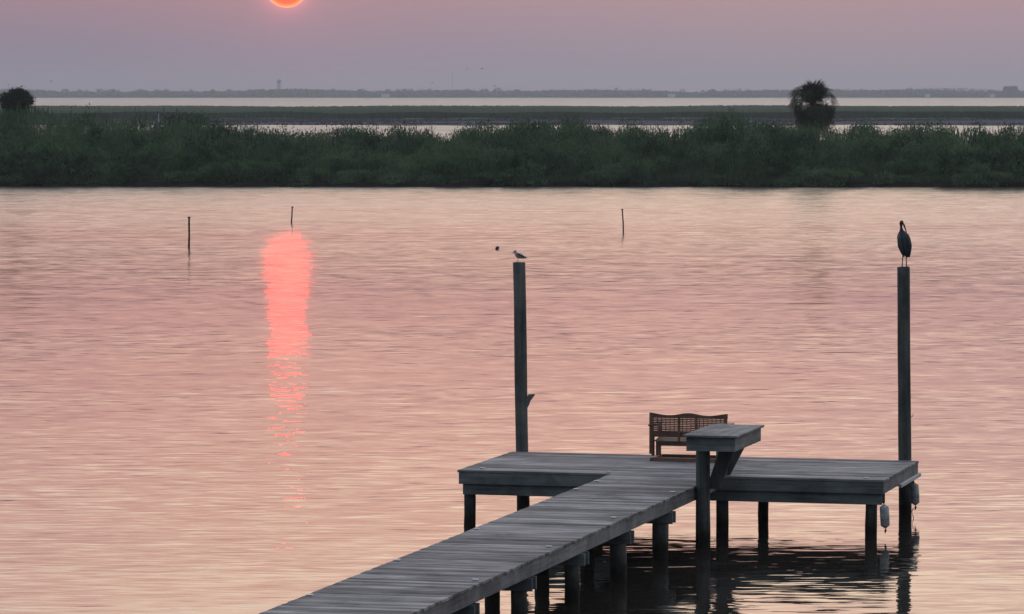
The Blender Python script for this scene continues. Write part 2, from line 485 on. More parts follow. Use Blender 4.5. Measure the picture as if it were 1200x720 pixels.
# ------------------------------------------------------------------ the dock
AZ = math.atan2(1238.0, FPX * cp + 250 * sp)
ZD = 0.85                                        # deck height over the water
FL = at_z(537.5, 551, ZD)
RZ = -AZ
Vx = Vector((math.cos(AZ), -math.sin(AZ), 0)); Uy = Vector((math.sin(AZ), math.cos(AZ), 0))
O = Vector((FL.x, FL.y, 0))
def to_local(p):
    d = Vector(p) - O
    return Vector((d.dot(Vx), d.dot(Uy), p[2]))
def to_world(x, y, z=0):
    return O + Vx * x + Uy * y + Vector((0, 0, z))
def lp(px, py, z):
    return to_local(at_z(px, py, z))
FRl = lp(1034, 563, ZD); BRl = lp(1077, 540, ZD); BLl = lp(602.5, 529.5, ZD)
PW = (FRl.x + BRl.x) / 2 ; PD = (BRl.y + BLl.y) / 2 - FRl.y / 2      # platform width and depth
wl = (lp(304, 720, ZD).x + lp(540, 625.8, ZD).x + lp(715, 555.5, ZD).x) / 3
wr = (lp(480, 720, ZD).x + lp(660, 640, ZD).x + lp(815, 570, ZD).x) / 3
print('DOCK', FL, FRl, BRl, BLl, PW, PD, wl, wr, lp(480, 720, ZD), lp(304, 720, ZD))
def solve_y(px, xl, z=0.0):                       # local y on the line x = xl that shows at column px
    a, b = -25.0, 8.0
    for _ in range(50):
        m_ = (a + b) / 2
        if proj(to_world(xl, m_, z))[0] < px: a = m_
        else: b = m_
    return (a + b) / 2

dock = thing('wooden_dock', (O.x, O.y, 0), RZ, 'weathered grey plank dock with a long walkway leading to a wide platform over the water', 'dock')
BT = 0.036                                       # board thickness
PITCHB = 0.146
def board_mesh(L, wdt=0.142, name='deck_board'):
    b = MB(); b.box(0, L, 0, wdt, -BT, 0, 0.004)
    m = b.mesh(name); m.materials.append(M['deck']); return m
rb = random.Random(3)
nb = int(round(PD / PITCHB))
pitchp = (PD + 0.012) / nb
pm = [board_mesh(PW + d, pitchp - 0.004) for d in (0.030, 0.033, 0.036)]
for i in range(nb):
    o = link('deck_board', pm[i % 3], dock, (-0.018 - rb.uniform(0, .004), i * pitchp - 0.006, ZD + rb.uniform(-0.002, 0.0025)))
    o.rotation_euler = (rb.uniform(-.006, .006), 0, rb.uniform(-.0006, .0006))
nw = 160
wm = [board_mesh((wr - wl) + d) for d in (0.006, 0.008, 0.010, 0.013)]
for i in range(nw):
    o = link('deck_board', wm[rb.randrange(4)], dock, (wl - 0.008 - rb.uniform(0, .003), -0.006 - (i + 1) * PITCHB - 0.001, ZD + rb.uniform(-0.003, 0.003)))
    o.rotation_euler = (rb.uniform(-.012, .012), 0, rb.uniform(-.002, .002))
WALKL = nw * PITCHB
z0 = ZD - BT - 0.003
# rim boards of the platform: one upper board, one lower beam a little inside it
def rim(x0, x1, y0, y1, za, zb, mat=M['rim'], name='rim_board'):
    b = MB(); b.box(min(x0, x1), max(x0, x1), min(y0, y1), max(y0, y1), za, zb, 0.004)
    return b.build(name, mat, dock)
H1 = 0.165
rim(0.0, wl + 0.06, 0.0, 0.038, z0 - H1, z0)
rim(wr - 0.06, PW, 0.0, 0.038, z0 - H1, z0)
rim(0.0, PW, PD - 0.038, PD, z0 - H1, z0)
rim(0.0, 0.038, 0.041, PD - 0.041, z0 - H1, z0, M['rimy'])
rim(PW - 0.038, PW, 0.041, PD - 0.041, z0 - H1, z0, M['rimy'])
zb = z0 - H1 - 0.003
H2 = 0.155
rim(0.05, PW - 0.03, 0.045, 0.085, zb - H2, zb, M['rim'], 'beam')
rim(0.05, PW - 0.03, 0.29, 0.33, zb - H2, zb, M['rim'], 'beam')
rim(0.05, PW - 0.06, PD - 0.33, PD - 0.29, zb - H2, zb, M['rim'], 'beam')
rim(0.05, PW - 0.06, PD - 0.085, PD - 0.045, zb - H2, zb, M['rim'], 'beam')
for i in range(14):
    x = 0.35 + i * (PW - 0.7) / 13
    rim(x - 0.019, x + 0.019, 0.041, PD - 0.041, z0 - H1 + 0.002, z0, M['rimy'], 'joist')
# walkway side stringers and middle stringer
for x in (wl + 0.012, wr - 0.050, (wl + wr) / 2):
    segs = 4
    for s_ in range(segs):
        a = -0.004 - s_ * WALKL / segs; b_ = a - WALKL / segs + 0.006
        rim(x, x + 0.038, b_, a, z0 - 0.165, z0, M['rimy'], 'stringer')
# pale rub strip under the right-hand rim
b = MB(); b.box(PW + 0.004, PW + 0.045, PD * 0.42, PD + 0.02, z0 - H1 - 0.035, z0 - H1 + 0.02, 0.006)
b.build('rub_strip', M['strip'], dock)

def pile_mesh(h, r0, r1, lean=(0, 0), seed=0, z_low=-1.2, mat='pile', name='piling'):
    rnd = random.Random(seed)
    n = 9
    pts, rad = [], []
    for i in range(n):
        t_ = i / (n - 1)
        z = z_low + (h - z_low) * t_
        k = max(0, z) / max(h, 0.01)
        pts.append((lean[0] * k + rnd.uniform(-.004, .004), lean[1] * k, z))
        rad.append((r0 + (r1 - r0) * t_) * rnd.uniform(0.975, 1.025))
    pts.append((pts[-1][0], pts[-1][1], h + 0.006)); rad.append(rad[-1] * 0.93)
    b = MB(); b.loft(pts, rad, 16, jit=0.012, rnd=rnd, ref=(0, 1, 0))
    m = b.mesh(name, True); m.materials.append(M[mat])
    for p in m.polygons:
        if len(p.vertices) > 4: p.use_smooth = False
    return m
def dock_pile(x, y, h, r_=0.088, seed=1):
    return link('piling', pile_mesh(h, r_ * 1.04, r_ * 0.97, seed=seed), dock, (x, y, 0))
zp = zb - 0.002
# platform piles: front row
def solve_x(px, yl, z=0.3):
    a, b_ = -1.0, PW + 1
    for _ in range(50):
        m_ = (a + b_) / 2
        if proj(to_world(m_, yl, z))[0] < px: a = m_
        else: b_ = m_
    return a
for k, px in enumerate((550.5, 1021)):
    dock_pile(solve_x(px, 0.19), 0.19, zp, 0.088, 10 + k)
# back row
for k, px in enumerate((700, 894.5)):
    dock_pile(solve_x(px, PD - 0.19), PD - 0.19, zp, 0.083, 20 + k)
# walkway bents: two piles and a cap across
XR, XL = wr - 0.16, wl + 0.36
ys = [solve_y(px, XR, 0.3) for px in (774, 724.5, 670.5, 608, 540)]
print('BENTS', ys, [proj(to_world(XL, y, .3))[0] for y in ys])
for k, y in enumerate(ys + [ys[-1] - 2.1, ys[-1] - 4.2, ys[-1] - 6.3]):
    dock_pile(XR, y, z0 - 0.165 - 0.17, 0.115 if k < 2 else 0.10, 30 + k)
    dock_pile(XL, y + 0.05, z0 - 0.165 - 0.17, 0.10, 50 + k)
    for s_ in (-1, 1):
        rim(wl + 0.14, wr + 0.03, y + s_ * 0.10 - 0.02, y + s_ * 0.10 + 0.02, z0 - 0.165 - 0.16, z0 - 0.168, M['rim'], 'cap_beam')
# white markers along both walkway edges and on the platform corner
for px, py in ((565, 549.5), (713, 553.5), (695, 564.5), (670, 574), (551, 620.5), (461, 657.5), (359, 698.5), (788, 577.5), (719, 607.5), (643, 641.5), (557, 680.5), (1015, 561)):
    p = lp(px, py, ZD)
    b = MB(); b.box(-0.038, 0.038, -0.026, 0.026, 0, 0.014, 0.006)
    x_ = p.x
    if p.y < -0.1: x_ = min(max(p.x, wl + 0.06), wr - 0.06)
    b.build('edge_marker', M['marker'], dock, loc=(x_, p.y, ZD + 0.004))

# tall mooring piles at the back corners
def tall_pile(px_top, py_top, px_base, py_base, seed, label, rr=(0.098, 0.096)):
    base = at_z(px_base, py_base, ZD)
    top = at_y(px_top, py_top, base.y)
    k = ZD / top.z
    lean_x = (top.x - base.x) / (1 - k)
    foot = Vector((base.x - lean_x * k, base.y, 0))
    t_ = thing('mooring_pile', foot, 0, label, 'pile', 'tall piles at the back corners of the dock')
    link('pole', pile_mesh(top.z, rr[0], rr[1], (lean_x, 0), seed), t_)
    print('PILE', foot, top)
    return t_, foot, top
yb = None
tl, tlf, tlt = tall_pile(608.5, 308, 612, 528.9, 71, 'tall wooden pile at the left back corner, a small bird on top')
tr, trf, trt = tall_pile(1058.6, 313.5, 1060.3, 539.0, 72, 'tall wooden pile at the right back corner, a heron on top')
# metal cleat plate on the left pile
b = MB()
q = at_y(616, 470, tlf.y) - tlf
prof = [(0.0, -0.10), (0.045, -0.095), (0.07, -0.05), (0.085, 0.0), (0.155, 0.095), (0.145, 0.11), (0.06, 0.105), (0.02, 0.04), (0.0, -0.02)]
n_ = len(prof)
for yy in (-0.03, 0.03):
    b.v += [(q.x - 0.012 + u, yy - 0.02, q.z + v) for u, v in prof]
b.f.append(tuple(range(n_))); b.f.append(tuple(reversed(range(n_, 2 * n_))))
for i in range(n_):
    j = (i + 1) % n_
    b.f.append((i, i + n_, j + n_, j))
b.build('bracket', M['metal'], tl)
b = MB(); q = at_y(1066, 489, trf.y) - trf
b.loft([(q.x - .02, -.04, q.z), (q.x + .035, -.05, q.z + .01), (q.x + .05, -.05, q.z + .06)], [.006, .006, .004], 6)
b.build('hook', M['metal'], tr)

# ------------------------------------------------------------------ cleaning table on its post
ZT = 1.63
pc = lp(824, 567, ZD)
px_, py_ = wr + 0.095, solve_y(824, wr + 0.095, 1.2)
tb = thing('cleaning_table', tuple(to_world(px_, py_)), RZ, 'grey wooden fish cleaning table on a round post with diagonal braces beside the walkway', 'table')
link('post', pile_mesh(ZT - 0.045, 0.108, 0.100, seed=81, mat='post', name='post'), tb)
tc_ = [lp(806, 509, ZT), lp(862.5, 512.5, ZT), lp(893, 499, ZT), lp(832.5, 496, ZT)]
print('TABLE', tc_, px_, py_)
x0 = (tc_[0].x + tc_[3].x) / 2 - px_; x1 = (tc_[1].x + tc_[2].x) / 2 - px_
y0 = (tc_[0].y + tc_[1].y) / 2 - py_; y1 = (tc_[2].y + tc_[3].y) / 2 - py_
nt_ = 5
for i in range(nt_):
    a = x0 + (x1 - x0) * i / nt_; b_ = x0 + (x1 - x0) * (i + 1) / nt_ - 0.004
    b = MB(); b.box(a, b_, y0 + rb.uniform(-.006, .006), y1 + rb.uniform(-.006, .006), ZT - 0.03, ZT + rb.uniform(-.001, .002), 0.004)
    b.build('table_board', M['rimy'], tb)
i_ = 0.045
def tpart(name, mat, x0_, x1_, y0_, y1_, za, zb_):
    b = MB(); b.box(x0_, x1_, y0_, y1_, za, zb_, 0.004); return b.build(name, mat, tb)
tpart('apron', M['rim'], x0 + i_, x1 - i_, y0 + i_, y0 + i_ + .038, ZT - 0.225, ZT - 0.033)
tpart('apron', M['rim'], x0 + i_, x1 - i_, y1 - i_ - .038, y1 - i_, ZT - 0.225, ZT - 0.033)
tpart('apron', M['rimy'], x0 + i_, x0 + i_ + .038, y0 + i_ + .041, y1 - i_ - .041, ZT - 0.225, ZT - 0.033)
tpart('apron', M['rimy'], x1 - i_ - .038, x1 - i_, y0 + i_ + .041, y1 - i_ - .041, ZT - 0.225, ZT - 0.033)
ry = 0.19
rx_ = solve_x(846.5, ry, 1.0)
link('post', pile_mesh(ZT - 0.045, 0.095, 0.090, seed=82, mat='post', name='post'), tb, (rx_ - px_, ry - py_, 0))
def brace(xa, za, xb_, zb2, y, w_=0.185, th=0.04):
    b = MB()
    h = w_ / max(0.2, Vector((xb_ - xa, zb2 - za)).normalized().y) / 2
    b.hexa([(xa - h, y, za), (xa + h, y, za), (xa + h, y + th, za), (xa - h, y + th, za)],
           [(xb_ - h, y, zb2), (xb_ + h, y, zb2), (xb_ + h, y + th, zb2), (xb_ - h, y + th, zb2)])
    return b.build('brace', M['brace'], tb)
def xz(px, py, yl):                  # pixel on the vertical plane across the dock at local y = yl
    a = solve_x(px, yl, 1.0); w_ = to_world(a, yl, 0)
    return a, at_y(px, py, w_.y).z
xa, za = xz(836, 566, py_ + .02); xb2, zb2 = xz(852.5, 530, py_ + .02)
brace(xa - px_, ZD - .04, xb2 - px_, ZT - .226, .0)
xa, za = xz(847, 557, ry - .02); xb2, zb2 = xz(871, 521, ry - .02)
brace(xa - px_, ZD + .003, xb2 - px_, ZT - .2, ry - py_ - .02)
print('REAR', rx_ - px_, ry - py_, x0, x1, y0, y1)

# ------------------------------------------------------------------ bench on the platform
bl = lp(765, 541, ZD)
br_x = None
bw = 1.19
bench = thing('glider_bench', tuple(to_world(bl.x - 0.075, bl.y, ZD + 0.003)), RZ, 'brown wooden glider bench with slatted lattice back facing the open water on the platform', 'bench')
BY = 0.12     # plane of the back rest (local y), we look at it from behind
def bpart(name, fn):
    b = MB(); fn(b); return b.build(name, M['bench'], bench)
ZB0, ZB1 = 0.36, 0.70
def crest(u):
    return 0.012 * math.cos(u * 2 * PI * 2.0) + 0.012 * math.exp(-((u - .5) / .13) ** 2) + 0.01 * math.exp(-((u - .0) / .08) ** 2) + 0.01 * math.exp(-((u - 1) / .08) ** 2)
def tr_fn(b):
    n = 36
    for i in range(n):
        u0, u1 = i / n, (i + 1) / n
        a, c = u0 * bw, u1 * bw
        za, zc = ZB1 + crest(u0), ZB1 + crest(u1)
        b.hexa([(a, BY - .022, ZB1 - .05), (c, BY - .022, ZB1 - .05), (c, BY + .022, ZB1 - .05), (a, BY + .022, ZB1 - .05)],
               [(a, BY - .022, za), (c, BY - .022, zc), (c, BY + .022, zc), (a, BY + .022, za)])
bpart('top_rail', tr_fn)
bpart('bottom_rail', lambda b: b.box(0, bw, BY - .02, BY + .02, ZB0, ZB0 + .085, .004))
for x in (0.0, 0.435, 0.70, bw - 0.05):
    w_ = 0.05 if x in (0.0, bw - 0.05) else 0.036
    zl = 0.10 if x == 0.0 else (ZB0 - 0.07 if x < bw - .06 else 0.10)
    bpart('back_post', lambda b, x=x, w_=w_, zl=zl: b.box(x, x + w_, BY - .034, BY - .0225 + .014, zl, ZB1 - .012, .003))
for i in range(9):
    z = ZB0 + 0.072 + i * 0.0262
    bpart('back_slat', lambda b, z=z: b.box(0.02, bw - .02, BY + 0.004, BY + .018, z, z + .0205, 0))
for i in range(18):
    x = 0.05 + i * (bw - .1) / 17
    bpart('lattice_slat', lambda b, x=x: b.box(x - .005, x + .005, BY + 0.0185, BY + .026, ZB0 + .05, ZB1 - .05, 0))
bpart('seat_rail', lambda b: b.box(0.11, bw - .11, BY - .0, BY + .035, 0.225, 0.30, .004))
for i in range(7):
    bpart('seat_slat', lambda b, i=i: b.box(0.06, bw - .06, BY + .05 + i * .066, BY + .105 + i * .066, 0.285 + i * .006, 0.303 + i * .006, .003))
for x in (0.02, bw - .07):
    bpart('leg', lambda b, x=x: b.box(x, x + .04, BY - .005 + .03, BY + .055 + .03, 0.07, .36, .004))
    bpart('leg', lambda b, x=x: b.box(x + .06, x + .10, BY + .06, BY + .10, 0.07, .30, .004))
    bpart('leg', lambda b, x=x: b.box(x + .0, x + .04, BY + .50, BY + .54, 0.05, .52, .004))
    bpart('armrest', lambda b, x=x: b.box(x - .035, x + .06, BY - .05, BY + .58, .52, .545, .005))
    bpart('side_base', lambda b, x=x: b.box(x + .0, x + .05, BY - .08, BY + .60, 0.0, .05, .004))
    bpart('swing_link', lambda b, x=x: b.bar((x + .13, BY + .05, .26), (x + .13, BY + .06, .04), .022, .03))
bpart('base_rail', lambda b: b.box(0.08, bw - .08, BY - .10, BY - .055, 0.0, .052, .004))
bpart('base_rail', lambda b: b.box(0.08, bw - .08, BY + .53, BY + .575, 0.004, .052, .004))

# ------------------------------------------------------------------ fenders hanging from the right-hand side
def fender(px, y_top, y_bot, local_y, label):
    x_l = PW + 0.075
    a, b_ = PW - .5, PW + .5
    for _ in range(40):
        m_ = (a + b_) / 2
        if proj(to_world(m_, local_y, 0.4))[0] < px: a = m_
        else: b_ = m_
    x_l = a
    pw = to_world(x_l, local_y, 0)
    zt, zb_ = at_y(px, y_top, pw.y).z, at_y(px, y_bot, pw.y).z
    f = thing('boat_fender', (pw.x, pw.y, zb_), RZ, label, 'fender', 'white fenders under the right side of the dock')
    L = zt - zb_; r_ = 0.066
    b = MB()
    zs = [0, .015, .04, .075, .12, .5, .88, .925, .96, .985, 1.0]
    rs = [.28, .42, .45, .8, 1, 1.04, 1, .8, .45, .42, .26]
    b.loft([(0.02 * (1 - z), 0, z * L) for z in zs], [q * r_ for q in rs], 16, ref=(0, 1, 0))
    b.build('body', M['white'], f, smooth=True)
    b = MB()
    b.loft([(0, 0, L - .01), (-.01, 0, L + .05), (-.05, -.0, z0 - H1 - zb_ + .12)], [.009, .009, .009], 6)
    b.loft([(.02, 0, .01), (.025, 0, -.03), (.015, 0, -.075)], [.014, .018, .006], 8)
    b.build('rope', M['rope'], f, smooth=True)
    return f
fender(1036, 591.5, 619, 0.12, 'white boat fender hanging at the front right corner of the platform')
fb = fender(1071.2, 566, 592, PD - 0.25, 'white boat fender hanging at the back right corner beside the tall pile')
b = MB()
b.loft([(-.01, .02, -.05), (-.035, .02, -.10), (-.02, .02, -.16), (.0, .02, -.24), (.012, .02, -.36)], [.007, .006, .006, .006, .004], 6)
b.build('trailing_line', M['rope'], fb)

# ------------------------------------------------------------------ birds
def heron():
    base = Vector((trt.x, trt.y, trt.z + 0.006))
    t_ = thing('heron', base, 0, 'large dark heron preening on top of the tall right pile', 'bird')
    s = base.y / FPX            # metres per photo pixel at this distance
    def P(px, py, dy=0.0):      # from the photograph's columns and rows to the bird's own frame
        q = at_y(px, py, base.y) - base
        return (q.x, q.y + dy, q.z)
    b = MB()
    pts = [P(1064.2, 301.5, -.03), P(1063.2, 299, -.03), P(1061.8, 294, -.02), P(1060.3, 288, 0), P(1058.9, 281, .02), P(1058, 276, .03), P(1057.2, 273, .03),
           P(1056.6, 270.5, .02), P(1056.2, 267.5, .0), P(1055.9, 265, -.015), P(1055.6, 263, -.03), P(1056.0, 261, -.035), P(1056.8, 259.9, -.035), P(1057.3, 259.4, -.03)]
    rad = [(1.6, 2), (3.4, 3.2), (5.6, 6), (7.1, 8), (7.5, 8.4), (6.6, 7.4), (4.6, 5.4), (2.3, 2.8), (1.5, 1.7), (1.45, 1.6), (1.7, 1.9), (2.3, 2.3), (1.8, 1.8), (0.7, .7)]
    b.loft(pts, [(a * s, c * s) for a, c in rad], 16, ref=(0, 1, 0))
    b.build('body', M['heron'], t_, smooth=True)
    for sx, x0_, x1_ in ((-1, 1053.0, 1058.5), (1, 1064.5, 1064.6)):    # folded wings
        b = MB()
        b.loft([P(x0_ + (1.0 if sx < 0 else -.8), 275, -.06), P(x0_, 281, -.085), P(x0_ + .9, 288, -.09), P((x0_ + x1_) / 2 + .6, 295, -.08), P(x1_ + .8, 301.5, -.055)],
               [(.8 * s, 1.2 * s), (2.2 * s, 4 * s), (2.6 * s, 4.6 * s), (2.0 * s, 3.4 * s), (.5 * s, .8 * s)], 10, ref=(0, 1, 0))
        b.build('wing', M['heron'], t_, smooth=True)
    b = MB()
    b.loft([P(1057.4, 261.3, -.05), P(1058.8, 264, -.075), P(1060.4, 268.5, -.09), P(1062, 273.5, -.09)], [(1.35 * s, 1.2 * s), (1.1 * s, 1 * s), (.8 * s, .7 * s), (.25 * s, .2 * s)], 8, ref=(0, 1, 0))
    b.build('bill', M['bill'], t_, smooth=True)
    b = MB()
    b.loft([P(1056.4, 262.6, -.035), P(1056.0, 261, -.042), P(1056.8, 259.5, -.04), P(1057.6, 258.9, -.03)], [(1.7 * s, 1.8 * s), (2.35 * s, 2.35 * s), (1.7 * s, 1.8 * s), (.5 * s, .5 * s)], 10, ref=(0, 1, 0))
    b.build('crown', M['heronhead'], t_, smooth=True)
    for (xa, xb, yt) in ((1058.4, 1057.2, 297), (1062.0, 1062.2, 297)):
        b = MB()
        ftz = P(xb, 313, 0)
        b.loft([P(xa, yt, 0), P((xa + xb) / 2, 304, .012), (ftz[0], 0, .008)], [.012, .008, .009], 8)
        for a in (-.5, 0, .5, PI):
            L = .055 if a != PI else .03
            b.bar((ftz[0], 0, .006), (ftz[0] + math.sin(a) * L, -math.cos(a) * L, .004), .008, .008)
        b.build('leg', M['bill'], t_)
heron()
def seabird():
    base = Vector((tlt.x, tlt.y, tlt.z + 0.006))
    t_ = thing('seabird', base, 0, 'small grey and dark seabird perched on top of the tall left pile', 'bird')
    s = base.y / FPX
    def P(px, py, dy=0.0):
        q = at_y(px, py, base.y) - base
        return (q.x, q.y + dy, q.z)
    b = MB()
    pts = [P(602.2, 296.2), P(602.6, 295.2), P(603.6, 294.3), P(604.2, 295.6), P(604.8, 297.6), P(606.5, 299), P(609, 300), P(612, 301), P(614.5, 302.2), P(616, 303)]
    rad = [.5, 1.2, 1.55, 1.6, 2.1, 3.0, 3.3, 2.5, 1.2, .3]
    b.loft(pts, [q * s for q in rad], 14, ref=(0, 1, 0))
    b.build('body', M['tern'], t_, smooth=True)
    for sg in (-1, 1):
        b = MB()
        b.loft([P(606, 297.6, sg * 2 * s), P(609, 298.6, sg * 2.8 * s), (P(613, 300.6, sg * 1.8 * s)), P(617.6, 301.8 + (sg < 0) * .6, sg * .8 * s)],
               [(.6 * s, 1.2 * s), (.9 * s, 2.0 * s), (.7 * s, 1.3 * s), (.2 * s, .3 * s)], 8, ref=(0, 1, 0))
        b.build('wing', M['ternwing'], t_, smooth=True)
        b = MB(); q = P(606.8, 301, sg * .9 * s)
        b.loft([q, (q[0] + .002, q[1], .003)], [.005, .004], 6)
        b.bar((q[0], q[1], .003), (q[0] - .03, q[1], .003), .02, .005)
        b.build('leg', M['bill'], t_)
    b = MB(); b.loft([P(602.3, 295.6), P(600.2, 297)], [.6 * s, .1 * s], 8, ref=(0, 1, 0))
    b.build('bill', M['bill'], t_)
seabird()
# float on the water left of the tall left pile
fp = at_z(582.5, 292.3, 0)
fl = thing('float_buoy', fp, 0, 'tiny dark round float on the open water left of the small bird', 'buoy')
b = MB()
b.loft([(0, 0, -.05), (0, 0, -.03), (0, 0, .03), (0, 0, .09), (0, 0, .12)], [.02, .055, .075, .05, .015], 12, ref=(0, 1, 0))
b.build('float_body', M['birdfar'], fl, smooth=True)
b = MB(); b.loft([(.02, 0, .11), (.06, 0, .09), (.09, 0, .04)], [.02, .022, .012], 8, ref=(0, 1, 0)); b.build('handle', M['birdfar'], fl)

# ------------------------------------------------------------------ stakes in the open water
def stake(xb, yb_, xt, yt, w_, label):
    p = at_z(xb, yb_, 0); q = at_y(xt, yt, p.y)
    t_ = thing('stake', (p.x, p.y, 0), 0, label, 'stake', 'thin stakes standing in the open water')
    dx = q.x - p.x
    b = MB(); r_ = w_ * p.y / FPX / 2
    b.loft([(-dx * .3, 0, -.4), (0, 0, 0), (dx * .35 + .01, 0, q.z * .4), (dx * .7, 0, q.z * .75), (dx, 0, q.z)], [r_ * 1.15, r_ * 1.1, r_, r_ * .95, r_ * .9], 10, jit=.08, rnd=random.Random(int(xb)), ref=(0, 1, 0))
    b.build('pole', M['stake'], t_, smooth=True)
    b = MB(); b.loft([(dx, 0, q.z - .05), (dx, 0, q.z + .01)], [r_ * 1.5, r_ * 1.6], 10, ref=(0, 1, 0))
    b.build('cap', M['stake'], t_)
stake(221.4, 289.5, 221.6, 254.5, 2.3, 'thick leaning stake in the water left of the sun reflection, nearest of the thin stakes')
stake(341.4, 261.5, 342.6, 242.5, 1.6, 'short crooked stake in the water just above the sun reflection')
stake(730.5, 272.5, 729.2, 245.3, 1.6, 'thin stake in the water to the right of the small bird on its pile')

# ------------------------------------------------------------------ near marsh bank
def bank_sheet(name, x0, x1, y0, y1, nx, ny, zf, mat):
    xs = np.linspace(x0, x1, nx); ys_ = y0 + (y1 - y0) * np.linspace(0, 1, ny) ** 1.6
    X, Y = np.meshgrid(xs, ys_)
    es = y0 / 282.0 if y0 < 500 else 6
    skew = -0.045 * (np.clip(X, -60, 60) + 38) if y0 < 500 else 0
    edge = skew + 1.4 * np.sin(X * .11) + .9 * np.sin(X * .37 + 1) + .5 * np.sin(X * .9 + 2)
    k = (y1 - Y) / (y1 - y0)
    Y = Y + edge * k * (y0 / 282.0 if y0 < 500 else 6)
    Z = zf(X, Y, Y - (y0 + edge * es))
    V = np.stack([X.ravel(), Y.ravel(), Z.ravel()], 1)
    i = np.arange((ny - 1) * nx).reshape(ny - 1, nx)[:, :-1].ravel()
    F = np.concatenate([np.stack([i, i + 1, i + nx + 1], 1), np.stack([i, i + nx + 1, i + nx], 1)])
    m = tri_mesh(name, V, F, mat)
    o = link(name, m); tag(o, kind='structure'); return o
def z_near(X, Y, d):
    return np.clip(-0.5 + d * 0.5, -0.5, 0.25) + 0.12 * np.sin(X * 1.7) * np.sin(Y * .9) + .05 * np.sin(X * 5.1 + Y)
bank_sheet('marsh_bank', -150, 150, 281.0, 352, 600, 50, z_near, M['mud'])

def top_pix(px):
    xs_ = [-400, 0, 60, 120, 200, 262, 285, 330, 390, 520, 560, 640, 760, 830, 870, 900, 985, 1010, 1050, 1090, 1200, 1600]
    ys_ = [140, 128, 132, 136, 141, 143, 149, 150.5, 153, 153, 144, 147, 148, 146, 141, 143, 144, 151, 155, 149, 147, 145]
    return np.interp(px, xs_, ys_)
def top_z(x, y):                    # height the growth reaches, seen from the water
    px = 600 + x * FPX / 305.0
    py = top_pix(px)
    return 0.24 * np.sin(x * 1.3 + 2 * np.sin(x * .21)) + .14 * np.sin(x * 2.9 + 1) + .20 * np.sin(x * .47) - .0 + CAMZ - (py - 110) / FPX * 305.0
def cap_h(x, y):
    tz = top_z(x, y)
    k = np.clip((y - 282.5) / 22.0, 0, 1)
    lump = 0.42 * np.sin(x * .9 + np.sin(y * .3) * 2) + .25 * np.sin(x * 2.3 + y * .7) + .2 * np.sin(x * .31 + 4)
    return (0.85 + (tz - 0.85) * k ** 0.62) + lump * np.clip(1.05 - k, 0, 1) * .8
def blades(xb, yb_, zb_, h, w_, lean, bend=0.3, ang=None):
    n = len(xb)
    ang = rng.uniform(-0.9, 0.9, n) if ang is None else ang
    la = rng.uniform(0, 2 * PI, n)
    dx, dy = np.cos(ang) * w_ / 2, np.sin(ang) * w_ / 2
    lx, ly = np.cos(la) * lean * h, np.sin(la) * lean * h * .6
    V = np.zeros((n, 5, 3))
    V[:, 0] = np.stack([xb - dx * .6, yb_ - dy * .6, zb_], 1)
    V[:, 1] = np.stack([xb + dx * .6, yb_ + dy * .6, zb_], 1)
    V[:, 2] = np.stack([xb + lx * .45 + dx, yb_ + ly * .45 + dy, zb_ + h * .6], 1)
    V[:, 3] = np.stack([xb + lx * .45 - dx, yb_ + ly * .45 - dy, zb_ + h * .6], 1)
    V[:, 4] = np.stack([xb + lx * (1 + bend), yb_ + ly * (1 + bend), zb_ + h], 1)
    b = (np.arange(n) * 5)[:, None]
    F = np.concatenate([b + [[0, 1, 2]], b + [[0, 2, 3]], b + [[3, 2, 4]]])
    return V.reshape(-1, 3), F
def leaves(C, size, flat=0.5):
    n = len(C)
    a = rng.normal(size=(n, 3)); a[:, 2] += flat; a /= np.linalg.norm(a, axis=1)[:, None]
    c = rng.normal(size=(n, 3)); b = np.cross(a, c); b /= np.linalg.norm(b, axis=1)[:, None]
    s = size[:, None]
    V = np.stack([C + a * s, C - a * s * .55 + b * s * .34, C - a * s * .55 - b * s * .34], 1)
    F = np.arange(n * 3).reshape(n, 3)
    return V.reshape(-1, 3), F
def ragged(x, y, seed):             # cheap smooth 2-D unevenness
    r2 = np.random.default_rng(seed); s = 0
    for _ in range(9):
        kx, ky, ph = r2.normal() * 1.6, r2.normal() * 1.0, r2.uniform(0, 6.28)
        s = s + np.sin(kx * x + ky * y + ph)
    return s / 3.0
# reeds
n = 85000
x = rng.uniform(-75, 75, n); y = 282.4 + 55 * rng.uniform(0, 1, n) ** 1.5
h = cap_h(x, y) * rng.uniform(.6, .92, n) + 0.15 * ragged(x, y, 5)
h = np.clip(h - .75, .4, 6)
V, F = blades(x, y - .045 * (x + 38) * np.clip((312 - y) / 28, 0, 1), np.full(n, .3), h, rng.uniform(.03, .085, n), rng.uniform(0, .16, n))
o = link('reeds', tri_mesh('reeds', V, F, M['reed'])); tag(o, 'dense tall dark green reeds covering the far bank', 'reeds', kind='stuff')
# scrub growing through the reeds: soft upright leaf clumps
def clump_leaves(cx, cy, zt, rx, ry, nl, size, zbase=0.3):
    """leaves of one soft upright bush reaching zt"""
    u = rng.normal(size=(nl, 3)); u /= np.linalg.norm(u, axis=1)[:, None]
    r_ = rng.uniform(.35, 1.0, nl) ** .45
    ph = rng.uniform(0, 6.28, 6)
    th = np.arctan2(u[:, 1], u[:, 0])
    wob = 1 + .16 * np.sin(3 * th + ph[0]) + .14 * np.sin(5 * u[:, 2] + ph[1]) + .10 * np.sin(7 * th + 4 * u[:, 2] + ph[2])
    r_ = r_ * wob
    H = zt - zbase
    C = np.stack([cx + u[:, 0] * r_ * rx, cy + u[:, 1] * r_ * ry, zbase + H * .52 + u[:, 2] * r_ * H * .5], 1)
    C[:, 2] = np.maximum(C[:, 2], zbase)
    return leaves(C, rng.uniform(.5, 1.2, nl) * size, 2.2)
Vs, Fs, off = [], [], 0
